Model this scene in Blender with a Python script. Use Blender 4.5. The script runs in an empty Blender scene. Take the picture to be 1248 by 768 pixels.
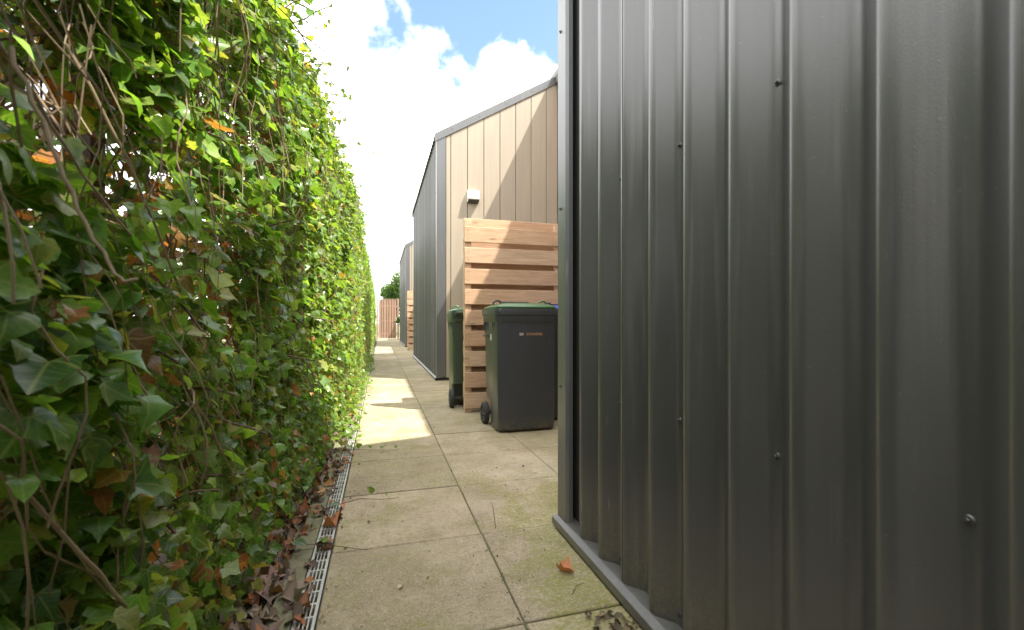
import bpy, bmesh, math, random
import numpy as np
from mathutils import Vector, Matrix, noise, Quaternion

R = math.radians
random.seed(7)
rng = np.random.default_rng(11)
scene = bpy.context.scene
col = scene.collection

# ------------------------------------------------------------------ camera, sky, sun, exposure
CAM_H = 0.92
cd = bpy.data.cameras.new('camera')
cd.lens = 16.0
cd.sensor_width = 36.0
cd.shift_y = 10 / 1248
cd.clip_start = 0.02
cd.clip_end = 2000
cd.dof.use_dof = True
cd.dof.focus_distance = 3.0
cd.dof.aperture_fstop = 4.5
cam = bpy.data.objects.new('camera', cd)
cam.location = (0, 0, CAM_H)
cam.rotation_euler = (R(90), 0, R(-16.1))
col.objects.link(cam)
scene.camera = cam

SUN = Vector((0.476, -0.35, 1.0)).normalized()          # towards the sun
sl = bpy.data.lights.new('sun', 'SUN')
sl.energy = 3.4
sl.angle = R(0.55)
sl.color = (1.0, 0.94, 0.84)
so = bpy.data.objects.new('sun', sl)
so.rotation_euler = SUN.to_track_quat('Z', 'Y').to_euler()
so.location = (4, -4, 12)
col.objects.link(so)

world = bpy.data.worlds.new('World')
scene.world = world
world.use_nodes = True
wt = world.node_tree
wt.nodes.clear()


def wn(t, **k):
    n = wt.nodes.new(t)
    for a, b in k.items():
        setattr(n, a, b)
    return n


def wl(a, b):
    wt.links.new(a, b)


def wmath(op, a, b=None, clamp=False):
    n = wn('ShaderNodeMath', operation=op, use_clamp=clamp)
    for i, v in enumerate((a, b)):
        if v is None:
            continue
        if isinstance(v, (int, float)):
            n.inputs[i].default_value = v
        else:
            wl(v, n.inputs[i])
    return n.outputs[0]


sky = wn('ShaderNodeTexSky', sky_type='NISHITA', sun_disc=False)
sky.sun_elevation = math.asin(SUN.z)
sky.sun_rotation = math.atan2(SUN.x, SUN.y)
sky.air_density = 1.0
sky.dust_density = 0.6
tc = wn('ShaderNodeTexCoord')
bg_sky = wn('ShaderNodeBackground')
bg_sky.inputs['Strength'].default_value = 0.12
wl(sky.outputs[0], bg_sky.inputs['Color'])
# clouds: broad cumulus cover with an open blue patch
n1 = wn('ShaderNodeTexNoise')
n1.inputs['Scale'].default_value = 5.5
n1.inputs['Detail'].default_value = 7
n1.inputs['Roughness'].default_value = 0.55
wl(tc.outputs['Generated'], n1.inputs['Vector'])
n2 = wn('ShaderNodeTexNoise')
n2.inputs['Scale'].default_value = 10
n2.inputs['Detail'].default_value = 6
wl(tc.outputs['Generated'], n2.inputs['Vector'])


def hole(x, y, z, r):
    d = wn('ShaderNodeVectorMath', operation='DISTANCE')
    wl(tc.outputs['Generated'], d.inputs[0])
    v = Vector((x, y, z)).normalized()
    d.inputs[1].default_value = v
    return wmath('DIVIDE', d.outputs['Value'], r)


h1 = hole(0.150, 0.990, 0.735, 0.19)
h2 = hole(0.335, 0.940, 0.670, 0.13)
h3 = hole(0.70, 0.70, 0.75, 0.33)
hm = wmath('MINIMUM', wmath('MINIMUM', h1, h2), h3)
hm = wmath('MINIMUM', hm, 1.45)
cv = wmath('ADD', hm, wmath('MULTIPLY', wmath('SUBTRACT', n1.outputs['Fac'], 0.5), 1.5))
cv = wmath('ADD', cv, wmath('MULTIPLY', wmath('SUBTRACT', n2.outputs['Fac'], 0.5), 1.5))
mr = wn('ShaderNodeMapRange', interpolation_type='SMOOTHSTEP')
mr.inputs['From Min'].default_value = 0.60
mr.inputs['From Max'].default_value = 0.98
wl(cv, mr.inputs['Value'])
cl_ramp = wn('ShaderNodeValToRGB')
cl_ramp.color_ramp.elements[0].position = 0.33
cl_ramp.color_ramp.elements[0].color = (0.25, 0.26, 0.275, 1)
cl_ramp.color_ramp.elements[1].position = 0.52
cl_ramp.color_ramp.elements[1].color = (1, 1, 1, 1)
wl(n1.outputs['Fac'], cl_ramp.inputs['Fac'])
bg_cl = wn('ShaderNodeBackground')
bg_cl.inputs['Strength'].default_value = 1.42
wl(cl_ramp.outputs['Color'], bg_cl.inputs['Color'])
mixw = wn('ShaderNodeMixShader')
wl(mr.outputs['Result'], mixw.inputs['Fac'])
wl(bg_sky.outputs[0], mixw.inputs[1])
wl(bg_cl.outputs[0], mixw.inputs[2])
wo = wn('ShaderNodeOutputWorld')
wl(mixw.outputs[0], wo.inputs['Surface'])

scene.view_settings.view_transform = 'Standard'
scene.view_settings.look = 'None'
scene.view_settings.exposure = 1.7
scene.view_settings.gamma = 1.0
scene.view_settings.use_curve_mapping = False


# ------------------------------------------------------------------ helpers
def tag(o, label=None, cat=None, group=None, kind=None):
    for k, v in (('label', label), ('category', cat), ('group', group), ('kind', kind)):
        if v:
            o[k] = v
    return o


def empty(name, loc=(0, 0, 0), rz=0.0):
    o = bpy.data.objects.new(name, None)
    o.empty_display_size = 0.2
    o.location = loc
    o.rotation_euler = (0, 0, rz)
    col.objects.link(o)
    return o


class MB:
    """Collects geometry and links it as one mesh object."""

    def __init__(self):
        self.bm = bmesh.new()

    def box(self, x0, x1, y0, y1, z0, z1):
        v = [self.bm.verts.new(p) for p in ((x0, y0, z0), (x1, y0, z0), (x1, y1, z0), (x0, y1, z0),
                                            (x0, y0, z1), (x1, y0, z1), (x1, y1, z1), (x0, y1, z1))]
        for f in ((0, 3, 2, 1), (4, 5, 6, 7), (0, 1, 5, 4), (1, 2, 6, 5), (2, 3, 7, 6), (3, 0, 4, 7)):
            self.bm.faces.new([v[i] for i in f])
        return self

    def prism(self, pts, off):
        """closed polygon (3D points) pushed along off"""
        off = Vector(off)
        a = [self.bm.verts.new(p) for p in pts]
        b = [self.bm.verts.new(Vector(p) + off) for p in pts]
        n = len(pts)
        self.bm.faces.new(a[::-1])
        self.bm.faces.new(b)
        for i in range(n):
            j = (i + 1) % n
            self.bm.faces.new((a[i], a[j], b[j], b[i]))
        return self

    def loft(self, rings, cap0=True, cap1=True):
        vs = [[self.bm.verts.new(p) for p in r] for r in rings]
        n = len(rings[0])
        for a, b in zip(vs, vs[1:]):
            for i in range(n):
                j = (i + 1) % n
                self.bm.faces.new((a[i], a[j], b[j], b[i]))
        if cap0:
            self.bm.faces.new(vs[0][::-1])
        if cap1:
            self.bm.faces.new(vs[-1])
        return self

    def tube(self, pts, r, seg=6, cap=True):
        pts = [Vector(p) for p in pts]
        rs = r if isinstance(r, (list, tuple)) else [r] * len(pts)
        rings = []
        up = Vector((0.13, 0.31, 0.94))
        for i, p in enumerate(pts):
            t = (pts[min(i + 1, len(pts) - 1)] - pts[max(i - 1, 0)])
            if t.length < 1e-9:
                t = Vector((0, 0, 1))
            t.normalize()
            u = t.cross(up)
            if u.length < 0.05:
                u = t.cross(Vector((1, 0, 0)))
            u.normalize()
            w = t.cross(u)
            rings.append([p + rs[i] * (math.cos(2 * math.pi * k / seg) * u + math.sin(2 * math.pi * k / seg) * w)
                          for k in range(seg)])
        return self.loft(rings, cap, cap)

    def build(self, name, mat, parent=None, smooth=False, bevel=0.0, seg=2, angle=40):
        bmesh.ops.recalc_face_normals(self.bm, faces=self.bm.faces)
        me = bpy.data.meshes.new(name)
        self.bm.to_mesh(me)
        self.bm.free()
        me.materials.append(mat)
        if smooth:
            me.polygons.foreach_set('use_smooth', [True] * len(me.polygons))
            me.set_sharp_from_angle(angle=R(angle))
        o = bpy.data.objects.new(name, me)
        col.objects.link(o)
        if parent:
            o.parent = parent
        if bevel:
            m = o.modifiers.new('bevel', 'BEVEL')
            m.width = bevel
            m.segments = seg
            m.limit_method = 'ANGLE'
            m.angle_limit = R(35)
            m.harden_normals = False
        return o


def copy_tree(o, parent=None):
    c = o.copy()
    col.objects.link(c)
    if parent:
        c.parent = parent
    for ch in list(o.children):
        copy_tree(ch, c)
    return c


# ------------------------------------------------------------------ materials
class NT:
    def __init__(self, name):
        self.m = bpy.data.materials.new(name)
        self.m.use_nodes = True
        self.t = self.m.node_tree
        self.b = self.t.nodes['Principled BSDF']
        self.out = self.t.nodes['Material Output']

    def n(self, t, ins=None, **k):
        nd = self.t.nodes.new(t)
        for a, b in k.items():
            setattr(nd, a, b)
        for a, b in (ins or {}).items():
            self.put(nd, a, b)
        return nd

    def put(self, nd, a, b):
        if hasattr(b, 'is_output'):
            self.t.links.new(b, nd.inputs[a])
        else:
            nd.inputs[a].default_value = b

    def math(self, op, a, b=0.0, clamp=False):
        nd = self.n('ShaderNodeMath', operation=op, use_clamp=clamp)
        self.put(nd, 0, a)
        self.put(nd, 1, b)
        return nd.outputs[0]

    def mix(self, f, a, b):
        nd = self.n('ShaderNodeMix', data_type='RGBA')
        self.put(nd, 0, f)
        self.put(nd, 6, a)
        self.put(nd, 7, b)
        return nd.outputs[2]

    def noise(self, scale, detail=4, rough=0.5, vec=None, dist=0.0):
        nd = self.n('ShaderNodeTexNoise', {'Scale': scale, 'Detail': detail, 'Roughness': rough, 'Distortion': dist})
        if vec is not None:
            self.put(nd, 'Vector', vec)
        return nd.outputs['Fac']

    def ramp(self, f, *stops):
        nd = self.n('ShaderNodeValToRGB', {'Fac': f})
        cr = nd.color_ramp
        while len(cr.elements) < len(stops):
            cr.elements.new(0.5)
        for e, (p, c) in zip(cr.elements, stops):
            e.position = p
            e.color = c if isinstance(c, tuple) else (c, c, c, 1)
        return nd.outputs['Color']

    def coord(self, which='Object', scale=(1, 1, 1), rot=(0, 0, 0)):
        t = self.n('ShaderNodeTexCoord')
        mp = self.n('ShaderNodeMapping', {'Vector': t.outputs[which], 'Scale': scale, 'Rotation': rot})
        return mp.outputs[0]

    def pos(self, scale=(1, 1, 1)):
        g = self.n('ShaderNodeNewGeometry')
        return self.n('ShaderNodeMapping', {'Vector': g.outputs['Position'], 'Scale': scale}).outputs[0]

    def island(self):
        return self.n('ShaderNodeNewGeometry').outputs['Random Per Island']

    def bump(self, h, strength=0.3, dist=0.002):
        nd = self.n('ShaderNodeBump', {'Height': h, 'Strength': strength, 'Distance': dist})
        self.put(self.b, 'Normal', nd.outputs[0])

    def set(self, **k):
        for a, b in k.items():
            self.put(self.b, a.replace('_', ' '), b)
        return self.m


def c4(*c):
    return (*c, 1.0)


def mat_plain(name, c, rough=0.5, metal=0.0, var=0.12, spec=0.5):
    t = NT(name)
    f = t.noise(14, 4, 0.6, t.coord())
    a = tuple(x * (1 - var) for x in c)
    b = tuple(min(1, x * (1 + var)) for x in c)
    t.set(Base_Color=t.mix(f, c4(*a), c4(*b)), Roughness=rough, Metallic=metal)
    t.b.inputs['Specular IOR Level'].default_value = spec
    return t.m


def mat_cladding(name, c, rough, peel=0.12, dirt=True):
    """coil coated steel: fine orange peel, faint dust towards nothing in particular, small scratches"""
    t = NT(name)
    p = t.pos()
    big = t.noise(1.7, 3, 0.5, t.pos((1, 1, 0.25)))
    streak = t.noise(22, 4, 0.6, t.pos((1, 1, 0.05)))
    f = t.math('ADD', t.math('MULTIPLY', big, 0.5), t.math('MULTIPLY', streak, 0.5))
    colr = t.ramp(f, (0.3, c4(*(x * 0.86 for x in c))), (0.7, c4(*(x * 1.16 for x in c))))
    if dirt:
        sz = t.n('ShaderNodeSeparateXYZ', {'Vector': p}).outputs['Z']
        spl = t.math('MULTIPLY', t.ramp(sz, (0.04, 1.0), (0.34, 0.0)), t.ramp(t.noise(70, 5, 0.75, p), (0.42, 0.0), (0.66, 1.0)))
        colr = t.mix(t.math('MULTIPLY', spl, 0.5), colr, c4(0.17, 0.14, 0.09))
        drip = t.noise(38, 3, 0.6, t.pos((1, 1, 0.018)))
        dm = t.noise(2.3, 3, 0.6, p)
        colr = t.mix(t.math('MULTIPLY', t.math('MULTIPLY', t.ramp(drip, (0.56, 0.0), (0.66, 1.0)), t.ramp(dm, (0.42, 0.0), (0.6, 1.0))), 0.22), colr, c4(0.20, 0.195, 0.175))
        scr_ = t.noise(60, 2, 0.4, t.n('ShaderNodeMapping', {'Vector': p, 'Scale': (1, 1, 0.06), 'Rotation': (0.9, 0, 0)}).outputs[0], 0.3)
        colr = t.mix(t.math('MULTIPLY', t.math('MULTIPLY', t.ramp(scr_, (0.715, 0.0), (0.735, 1.0)), t.ramp(dm, (0.5, 0.0), (0.56, 1.0))), 0.4), colr, c4(0.3, 0.3, 0.28))
        sp = t.noise(160, 2, 0.5, p)
        colr = t.mix(t.math('MULTIPLY', t.ramp(sp, (0.70, 0.0), (0.78, 1.0)), 0.35), colr, c4(0.26, 0.25, 0.22))
    if not dirt and peel < 0.05:
        band = t.noise(2.6, 3, 0.75, t.pos((0.0, 1, 0.0)))
        mb_ = t.n('ShaderNodeMix', data_type='RGBA', blend_type='MULTIPLY')
        t.put(mb_, 0, 1.0); t.put(mb_, 6, colr); t.put(mb_, 7, t.ramp(band, (0.35, 0.45), (0.62, 1.55)))
        colr = mb_.outputs[2]
    t.set(Base_Color=colr)
    t.put(t.b, 'Roughness', t.math('ADD', rough - 0.02, t.math('MULTIPLY', big, 0.04)))
    peeln = t.noise(420, 2, 0.5, p)
    dent = t.noise(3.2, 2, 0.5, t.pos((1, 1, 0.6)))
    h = t.math('ADD', t.math('MULTIPLY', peeln, peel * 1.6), t.math('MULTIPLY', dent, 0.9))
    t.bump(h, 0.55, 0.0022)
    t.b.inputs['Specular IOR Level'].default_value = 0.95
    t.b.inputs['Coat Weight'].default_value = 0.0
    t.b.inputs['Coat Roughness'].default_value = 0.22
    return t.m


M = {}
M['grey_clad'] = mat_cladding('dark grey coated steel', (0.050, 0.0505, 0.049), 0.31)
M['grey_clad_far'] = mat_cladding('weathered grey steel', (0.060, 0.060, 0.052), 0.48, 0.04, False)
M['grey_clad_far'].node_tree.nodes['Principled BSDF'].inputs['Specular IOR Level'].default_value = 0.5
M['grey_trim'] = mat_cladding('grey steel trim', (0.085, 0.088, 0.09), 0.34, 0.06)
M['roof_steel'] = mat_cladding('roof steel', (0.07, 0.07, 0.07), 0.5, 0.06, False)
M['beige_clad'] = mat_cladding('beige cladding boards', (0.298, 0.247, 0.178), 0.6, 0.05, False)
M['screw'] = mat_plain('screw steel', (0.10, 0.10, 0.10), 0.35, 0.6)
M['dark_gap'] = mat_plain('dark backing', (0.03, 0.028, 0.025), 0.8)
M['white_plastic'] = mat_plain('white plastic', (0.75, 0.74, 0.70), 0.4, 0, 0.05)
M['rubber'] = mat_plain('black rubber', (0.025, 0.025, 0.026), 0.6)
M['green_plastic'] = mat_plain('green lid plastic', (0.048, 0.125, 0.042), 0.34, 0, 0.15)
M['blue_plastic'] = mat_plain('blue lid plastic', (0.03, 0.07, 0.42), 0.38, 0, 0.12)
M['orange_ink'] = mat_plain('orange ink', (0.46, 0.25, 0.14), 0.5)
M['white_ink'] = mat_plain('white ink', (0.6, 0.58, 0.54), 0.5)
M['galv'] = mat_plain('galvanised steel', (0.5, 0.49, 0.46), 0.45, 0.3, 0.3)
M['glass'] = mat_plain('dark window glass', (0.02, 0.025, 0.03), 0.06, 0, 0.02)
M['stem'] = mat_plain('ivy stem bark', (0.17, 0.115, 0.07), 0.75, 0, 0.35)
M['stem_pale'] = mat_plain('young ivy stem', (0.27, 0.20, 0.12), 0.6, 0, 0.3)
M['twig'] = mat_plain('dry twig', (0.12, 0.075, 0.045), 0.8, 0, 0.3)
M['gutter_edge'] = mat_plain('reddish eave board', (0.075, 0.05, 0.042), 0.6)


def mat_bin(name, a, b):
    t = NT(name)
    f = t.noise(9, 5, 0.65, t.coord())
    g = t.coord()
    z = t.n('ShaderNodeSeparateXYZ', {'Vector': g}).outputs['Z']
    scuff = t.ramp(t.noise(60, 5, 0.7, t.coord('Object', (1, 1, 0.35))), (0.62, 0.0), (0.75, 1.0))
    grime = t.math('MULTIPLY', t.ramp(z, (0.02, 1.0), (0.14, 0.0)), t.ramp(t.noise(30, 5, 0.7, g), (0.42, 0.0), (0.6, 1.0)))
    c = t.mix(f, c4(*a), c4(*b))
    c = t.mix(t.math('MULTIPLY', scuff, 0.5), c, c4(0.13, 0.13, 0.125))
    c = t.mix(t.math('MULTIPLY', grime, 0.7), c, c4(0.13, 0.11, 0.06))
    t.set(Base_Color=c, Roughness=t.math('ADD', 0.27, t.math('MULTIPLY', f, 0.16)))
    t.bump(t.noise(300, 2, 0.5, g), 0.12, 0.001)
    return t.m


M['bin'] = mat_bin('anthracite bin plastic', (0.032, 0.036, 0.042), (0.047, 0.052, 0.059))
M['bin_green'] = mat_bin('dark green bin plastic', (0.030, 0.046, 0.031), (0.044, 0.064, 0.042))


def mat_wood(name, dark, light, along='x', pink=0.0):
    t = NT(name)
    isl = t.island()
    off = t.n('ShaderNodeCombineXYZ', {'X': t.math('MULTIPLY', isl, 17.0), 'Y': t.math('MULTIPLY', isl, 31.0),
                                       'Z': t.math('MULTIPLY', isl, 23.0)}).outputs[0]
    sc = {'x': (1.2, 14, 14), 'z': (14, 14, 1.2)}[along]
    g = t.coord('Object', sc)
    v = t.n('ShaderNodeVectorMath', {0: g, 1: off}, operation='ADD').outputs[0]
    grain = t.noise(2.2, 6, 0.62, v, 1.1)
    fine = t.noise(16, 3, 0.6, v)
    f = t.math('ADD', t.math('MULTIPLY', grain, 0.7), t.math('MULTIPLY', fine, 0.3))
    c = t.ramp(f, (0.3, c4(*dark)), (0.72, c4(*light)))
    tone = t.ramp(isl, (0.0, c4(1.12, 1.0, 0.9)), (0.35, c4(0.92, 0.84, 0.78)), (0.7, c4(1.05, 1.03, 1.0)), (1.0, c4(0.95, 0.84, 0.74)))
    mm = t.n('ShaderNodeMix', data_type='RGBA', blend_type='MULTIPLY')
    t.put(mm, 0, 1.0)
    t.put(mm, 6, c)
    t.put(mm, 7, tone)
    # knots
    kv = t.n('ShaderNodeVectorMath', {0: t.coord('Object', {'x': (1.6, 6, 6), 'z': (6, 6, 1.6)}[along]), 1: off}, operation='ADD').outputs[0]
    vo = t.n('ShaderNodeTexVoronoi', {'Vector': kv, 'Scale': 1.5})
    kn = t.ramp(vo.outputs['Distance'], (0.05, 1.0), (0.12, 0.0))
    c = t.mix(t.math('MULTIPLY', kn, 0.65), mm.outputs[2], c4(dark[0] * 0.5, dark[1] * 0.42, dark[2] * 0.38))
    t.set(Base_Color=c, Roughness=0.68)
    t.bump(f, 0.35, 0.002)
    return t.m


M['larch'] = mat_wood('larch boards', (0.38, 0.246, 0.152), (0.64, 0.475, 0.335), 'x')
M['gate_wood'] = mat_wood('weathered pink gate wood', (0.27, 0.175, 0.135), (0.42, 0.30, 0.235), 'z')
M['post_wood'] = mat_wood('dark fence post wood', (0.045, 0.028, 0.018), (0.10, 0.062, 0.04), 'z')


def mat_paving():
    t = NT('weathered concrete slab')
    p = t.pos()
    isl = t.island()
    mid = t.noise(3.1, 6, 0.62, p)
    speck = t.noise(120, 5, 0.75, p)
    pit = t.noise(46, 4, 0.62, p)
    base = t.ramp(mid, (0.28, c4(0.275, 0.218, 0.152)), (0.5, c4(0.385, 0.310, 0.222)), (0.72, c4(0.51, 0.42, 0.31)))
    tone = t.ramp(isl, (0.0, 0.80), (0.5, 1.0), (1.0, 1.14))
    mm = t.n('ShaderNodeMix', data_type='RGBA', blend_type='MULTIPLY')
    t.put(mm, 0, 1.0); t.put(mm, 6, base); t.put(mm, 7, tone)
    c = mm.outputs[2]
    c = t.mix(t.math('MULTIPLY', t.ramp(pit, (0.52, 0.0), (0.66, 1.0)), 0.5), c, c4(0.15, 0.128, 0.085))
    c = t.mix(t.math('MULTIPLY', t.ramp(speck, (0.53, 0.0), (0.66, 1.0)), 0.75), c, c4(0.64, 0.57, 0.43))
    c = t.mix(t.math('MULTIPLY', t.ramp(speck, (0.32, 1.0), (0.46, 0.0)), 0.6), c, c4(0.10, 0.088, 0.055))
    # pale worn scuffs
    worn = t.noise(1.2, 6, 0.7, t.pos((1, 1, 1)), 0.8)
    c = t.mix(t.math('MULTIPLY', t.ramp(worn, (0.5, 0.0), (0.66, 1.0)), t.math('MULTIPLY', t.ramp(pit, (0.4, 0.0), (0.6, 1.0)), 0.55)), c, c4(0.58, 0.52, 0.40))
    # algae film, broken up
    alg = t.noise(0.95, 6, 0.66, p, 0.4)
    algf = t.math('MULTIPLY', t.ramp(alg, (0.36, 0.0), (0.56, 1.0)), t.ramp(t.noise(38, 4, 0.65, p), (0.28, 0.2), (0.6, 0.95)))
    c = t.mix(t.math('MULTIPLY', algf, 0.5), c, c4(0.205, 0.178, 0.075))
    xyz = t.n('ShaderNodeSeparateXYZ', {'Vector': p})
    near_wall = t.math('MULTIPLY', t.ramp(xyz.outputs['X'], (0.36, 0.0), (0.62, 1.0)), t.ramp(t.math('MULTIPLY', xyz.outputs['Y'], 0.25), (0.55, 1.0), (0.68, 0.0)))
    mpat = t.math('ADD', t.noise(3.4, 6, 0.72, p, 0.6), t.math('MULTIPLY', near_wall, 0.16))
    mf = t.math('MULTIPLY', t.ramp(mpat, (0.54, 0.0), (0.68, 1.0)), t.ramp(t.noise(55, 5, 0.72, p), (0.36, 0.0), (0.58, 1.0)))
    c = t.mix(t.math('MULTIPLY', mf, 0.72), c, c4(0.19, 0.19, 0.035))
    blot = t.noise(7.5, 6, 0.7, p, 0.5)
    c = t.mix(t.math('MULTIPLY', t.ramp(blot, (0.30, 1.0), (0.45, 0.0)), 0.38), c, c4(0.13, 0.115, 0.07))
    c = t.mix(t.math('MULTIPLY', t.ramp(blot, (0.56, 0.0), (0.70, 1.0)), 0.30), c, c4(0.52, 0.46, 0.345))
    # bright moss flecks round the shed corner and in the joints' neighbourhood
    ms = t.math('MULTIPLY', t.ramp(t.noise(2.1, 5, 0.7, p), (0.50, 0.0), (0.60, 1.0)), t.ramp(t.noise(75, 4, 0.7, p), (0.5, 0.0), (0.6, 1.0)))
    c = t.mix(t.math('MULTIPLY', ms, 0.7), c, c4(0.21, 0.23, 0.035))
    t.set(Base_Color=c, Roughness=0.86)
    t.b.inputs['Specular IOR Level'].default_value = 0.3
    h = t.math('ADD', t.math('MULTIPLY', speck, 0.35), t.math('MULTIPLY', pit, 0.65))
    t.bump(h, 0.55, 0.003)
    return t.m


M['paving'] = mat_paving()


def mat_soil(name, a, b, sc=30):
    t = NT(name)
    f = t.noise(sc, 6, 0.7, t.pos())
    t.set(Base_Color=t.ramp(f, (0.3, c4(*a)), (0.7, c4(*b))), Roughness=0.95)
    t.bump(f, 0.8, 0.01)
    return t.m


M['joint'] = mat_soil('joint dirt', (0.06, 0.055, 0.025), (0.20, 0.19, 0.09), 45)
M['soil'] = mat_soil('dark soil', (0.03, 0.02, 0.013), (0.09, 0.062, 0.04))
M['ground'] = mat_soil('dry grass ground', (0.06, 0.07, 0.025), (0.14, 0.14, 0.06), 4)
M['kerb'] = mat_soil('mossy concrete kerb', (0.13, 0.125, 0.07), (0.22, 0.21, 0.13), 25)


def mat_brick():
    t = NT('brown brick')
    br = t.n('ShaderNodeTexBrick', {'Vector': t.coord('Object', (1, 1, 1), (R(90), 0, R(90))), 'Scale': 4.6,
                                    'Color1': c4(0.26, 0.13, 0.085), 'Color2': c4(0.32, 0.17, 0.11),
                                    'Mortar': c4(0.30, 0.27, 0.23), 'Mortar Size': 0.012})
    t.set(Base_Color=br.outputs['Color'], Roughness=0.85)
    return t.m


M['brick'] = mat_brick()


def mat_leaf(name, transl=0.42, veins=True, rough=0.32):
    """ivy leaf: tint per leaf from an attribute, pale radiating veins, light passing through"""
    t = NT(name)
    at = t.n('ShaderNodeAttribute', attribute_name='leaf_tint')
    c = at.outputs['Color']
    if veins:
        uv = t.n('ShaderNodeUVMap', uv_map='leaf_uv').outputs['UV']
        sp = t.n('ShaderNodeSeparateXYZ', {'Vector': uv})
        u = t.math('ABSOLUTE', t.math('SUBTRACT', sp.outputs['X'], 0.5))
        v = sp.outputs['Y']
        best = None
        for (ex, ey) in ((0.0, 1.0), (0.52, 0.34), (0.42, -0.14)):
            L = math.hypot(ex, ey)
            ex /= L; ey /= L
            vv = t.math('SUBTRACT', v, 0.03)
            d = t.math('ABSOLUTE', t.math('SUBTRACT', t.math('MULTIPLY', u, ey), t.math('MULTIPLY', vv, ex)))
            along = t.math('ADD', t.math('MULTIPLY', u, ex), t.math('MULTIPLY', vv, ey))
            d = t.math('ADD', d, t.math('MULTIPLY', t.math('LESS_THAN', along, 0.0), 1.0))
            best = d if best is None else t.math('MINIMUM', best, d)
        # side veins off the midrib
        sv = t.math('PINGPONG', t.math('SUBTRACT', t.math('MULTIPLY', v, 1.0), t.math('MULTIPLY', u, 0.9)), 0.085)
        best = t.math('MINIMUM', best, t.math('ADD', t.math('MULTIPLY', sv, 1.3), 0.016))
        vf = t.ramp(best, (0.008, 1.0), (0.034, 0.0))
        pale = t.mix(0.6, c, c4(0.36, 0.38, 0.14))
        blot = t.noise(7, 4, 0.6, uv)
        dk = t.n('ShaderNodeMix', data_type='RGBA', blend_type='MULTIPLY')
        t.put(dk, 0, 1.0); t.put(dk, 6, c); t.put(dk, 7, t.ramp(blot, (0.3, 0.78), (0.7, 1.15)))
        c = t.mix(t.math('MULTIPLY', vf, 0.8), dk.outputs[2], pale)
    geo = t.n('ShaderNodeNewGeometry')
    back = t.mix(0.45, c, c4(0.13, 0.16, 0.075))
    c2 = t.mix(t.math('MULTIPLY', geo.outputs['Backfacing'], 0.7), c, back)
    t.set(Base_Color=c2, Roughness=rough)
    t.b.inputs['Specular IOR Level'].default_value = 0.5
    tr = t.n('ShaderNodeBsdfTranslucent')
    tm = t.n('ShaderNodeMix', data_type='RGBA', blend_type='MULTIPLY')
    t.put(tm, 0, 1.0); t.put(tm, 6, c); t.put(tm, 7, c4(2.0, 1.95, 0.7))
    t.put(tr, 'Color', tm.outputs[2])
    ms = t.n('ShaderNodeMixShader')
    t.put(ms, 0, transl)
    t.t.links.new(t.b.outputs[0], ms.inputs[1])
    t.t.links.new(tr.outputs[0], ms.inputs[2])
    t.t.links.new(ms.outputs[0], t.out.inputs['Surface'])
    return t.m


M['ivy'] = mat_leaf('ivy leaf')
M['ivy_far'] = mat_leaf('small ivy leaf', 0.42, False, 0.45)
M['dead_leaf'] = mat_leaf('fallen leaf', 0.12, False, 0.7)

# ------------------------------------------------------------------ setting: ground, paving, kerb
PX = -0.19              # left edge of the paving (right edge of the drain)
TP = 0.615              # slab pitch
JY = 1.333              # one cross joint
WALL = 0.83             # outer face of the metal clad side walls

m = MB()
s = 600
for a, b, c, d in ((-s, s, -s, s),):
    m.bm.faces.new([m.bm.verts.new(p) for p in ((a, c, -0.03), (b, c, -0.03), (b, d, -0.03), (a, d, -0.03))])
tag(m.build('ground', M['ground']), kind='structure')
m = MB()
m.bm.faces.new([m.bm.verts.new(p) for p in ((PX, -4, -0.007), (3.2, -4, -0.007), (3.2, 30, -0.007), (PX, 30, -0.007))])
tag(m.build('joint_bed', M['joint']), kind='structure')
m = MB()
m.bm.faces.new([m.bm.verts.new(p) for p in ((-1.6, -4, -0.012), (-0.33, -4, -0.012), (-0.33, 30, -0.012), (-1.6, 30, -0.012))])
tag(m.build('soil_strip', M['soil']), kind='structure')

m = MB()
ch = 0.004
for i in range(6):
    for j in range(-9, 47):
        x0 = PX + i * TP
        y0 = JY + j * TP
        if x0 > 3.1:
            continue
        g = 0.0018 + random.random() * 0.0022
        dz = random.uniform(-0.0018, 0.0018)
        tl = [random.uniform(-0.0012, 0.0012) for _ in range(4)]
        x1, y1 = x0 + TP - g, y0 + TP - g
        a = [(x0 + g, y0 + g), (x1, y0 + g), (x1, y1), (x0 + g, y1)]
        cx, cy = (x0 + x1) / 2, (y0 + y1) / 2
        top = [(px + (ch if px < cx else -ch), py + (ch if py < cy else -ch), dz + tl[k]) for k, (px, py) in enumerate(a)]
        low = [(px, py, dz + tl[k] - ch * 0.8) for k, (px, py) in enumerate(a)]
        bot = [(px, py, -0.02) for (px, py) in a]
        m.loft([bot, low, top], False, True)
tag(m.build('paving', M['paving']), kind='structure')

m = MB()
y = -3.0
while y < 26:
    m.box(-0.335 + random.uniform(-.002, .002), -0.262, y + 0.003, y + 0.997, -0.05, 0.006 + random.uniform(-.002, .002))
    y += 1.0
tag(m.build('kerb', M['kerb'], bevel=0.004), kind='structure')

# drain channel with lift-out gratings
ch_o = empty('drain_channel', (-0.226, 0, 0))
tag(ch_o, 'dark narrow drainage channel running under the slotted gratings along the paving', 'drain')
m = MB()
m.box(-0.036, 0.036, -2, 24, -0.07, -0.045)
m.box(-0.036, -0.0335, -2, 24, -0.045, 0.003)
m.box(0.0335, 0.036, -2, 24, -0.045, 0.003)
m.build('channel_body', M['dark_gap'], ch_o)


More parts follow.
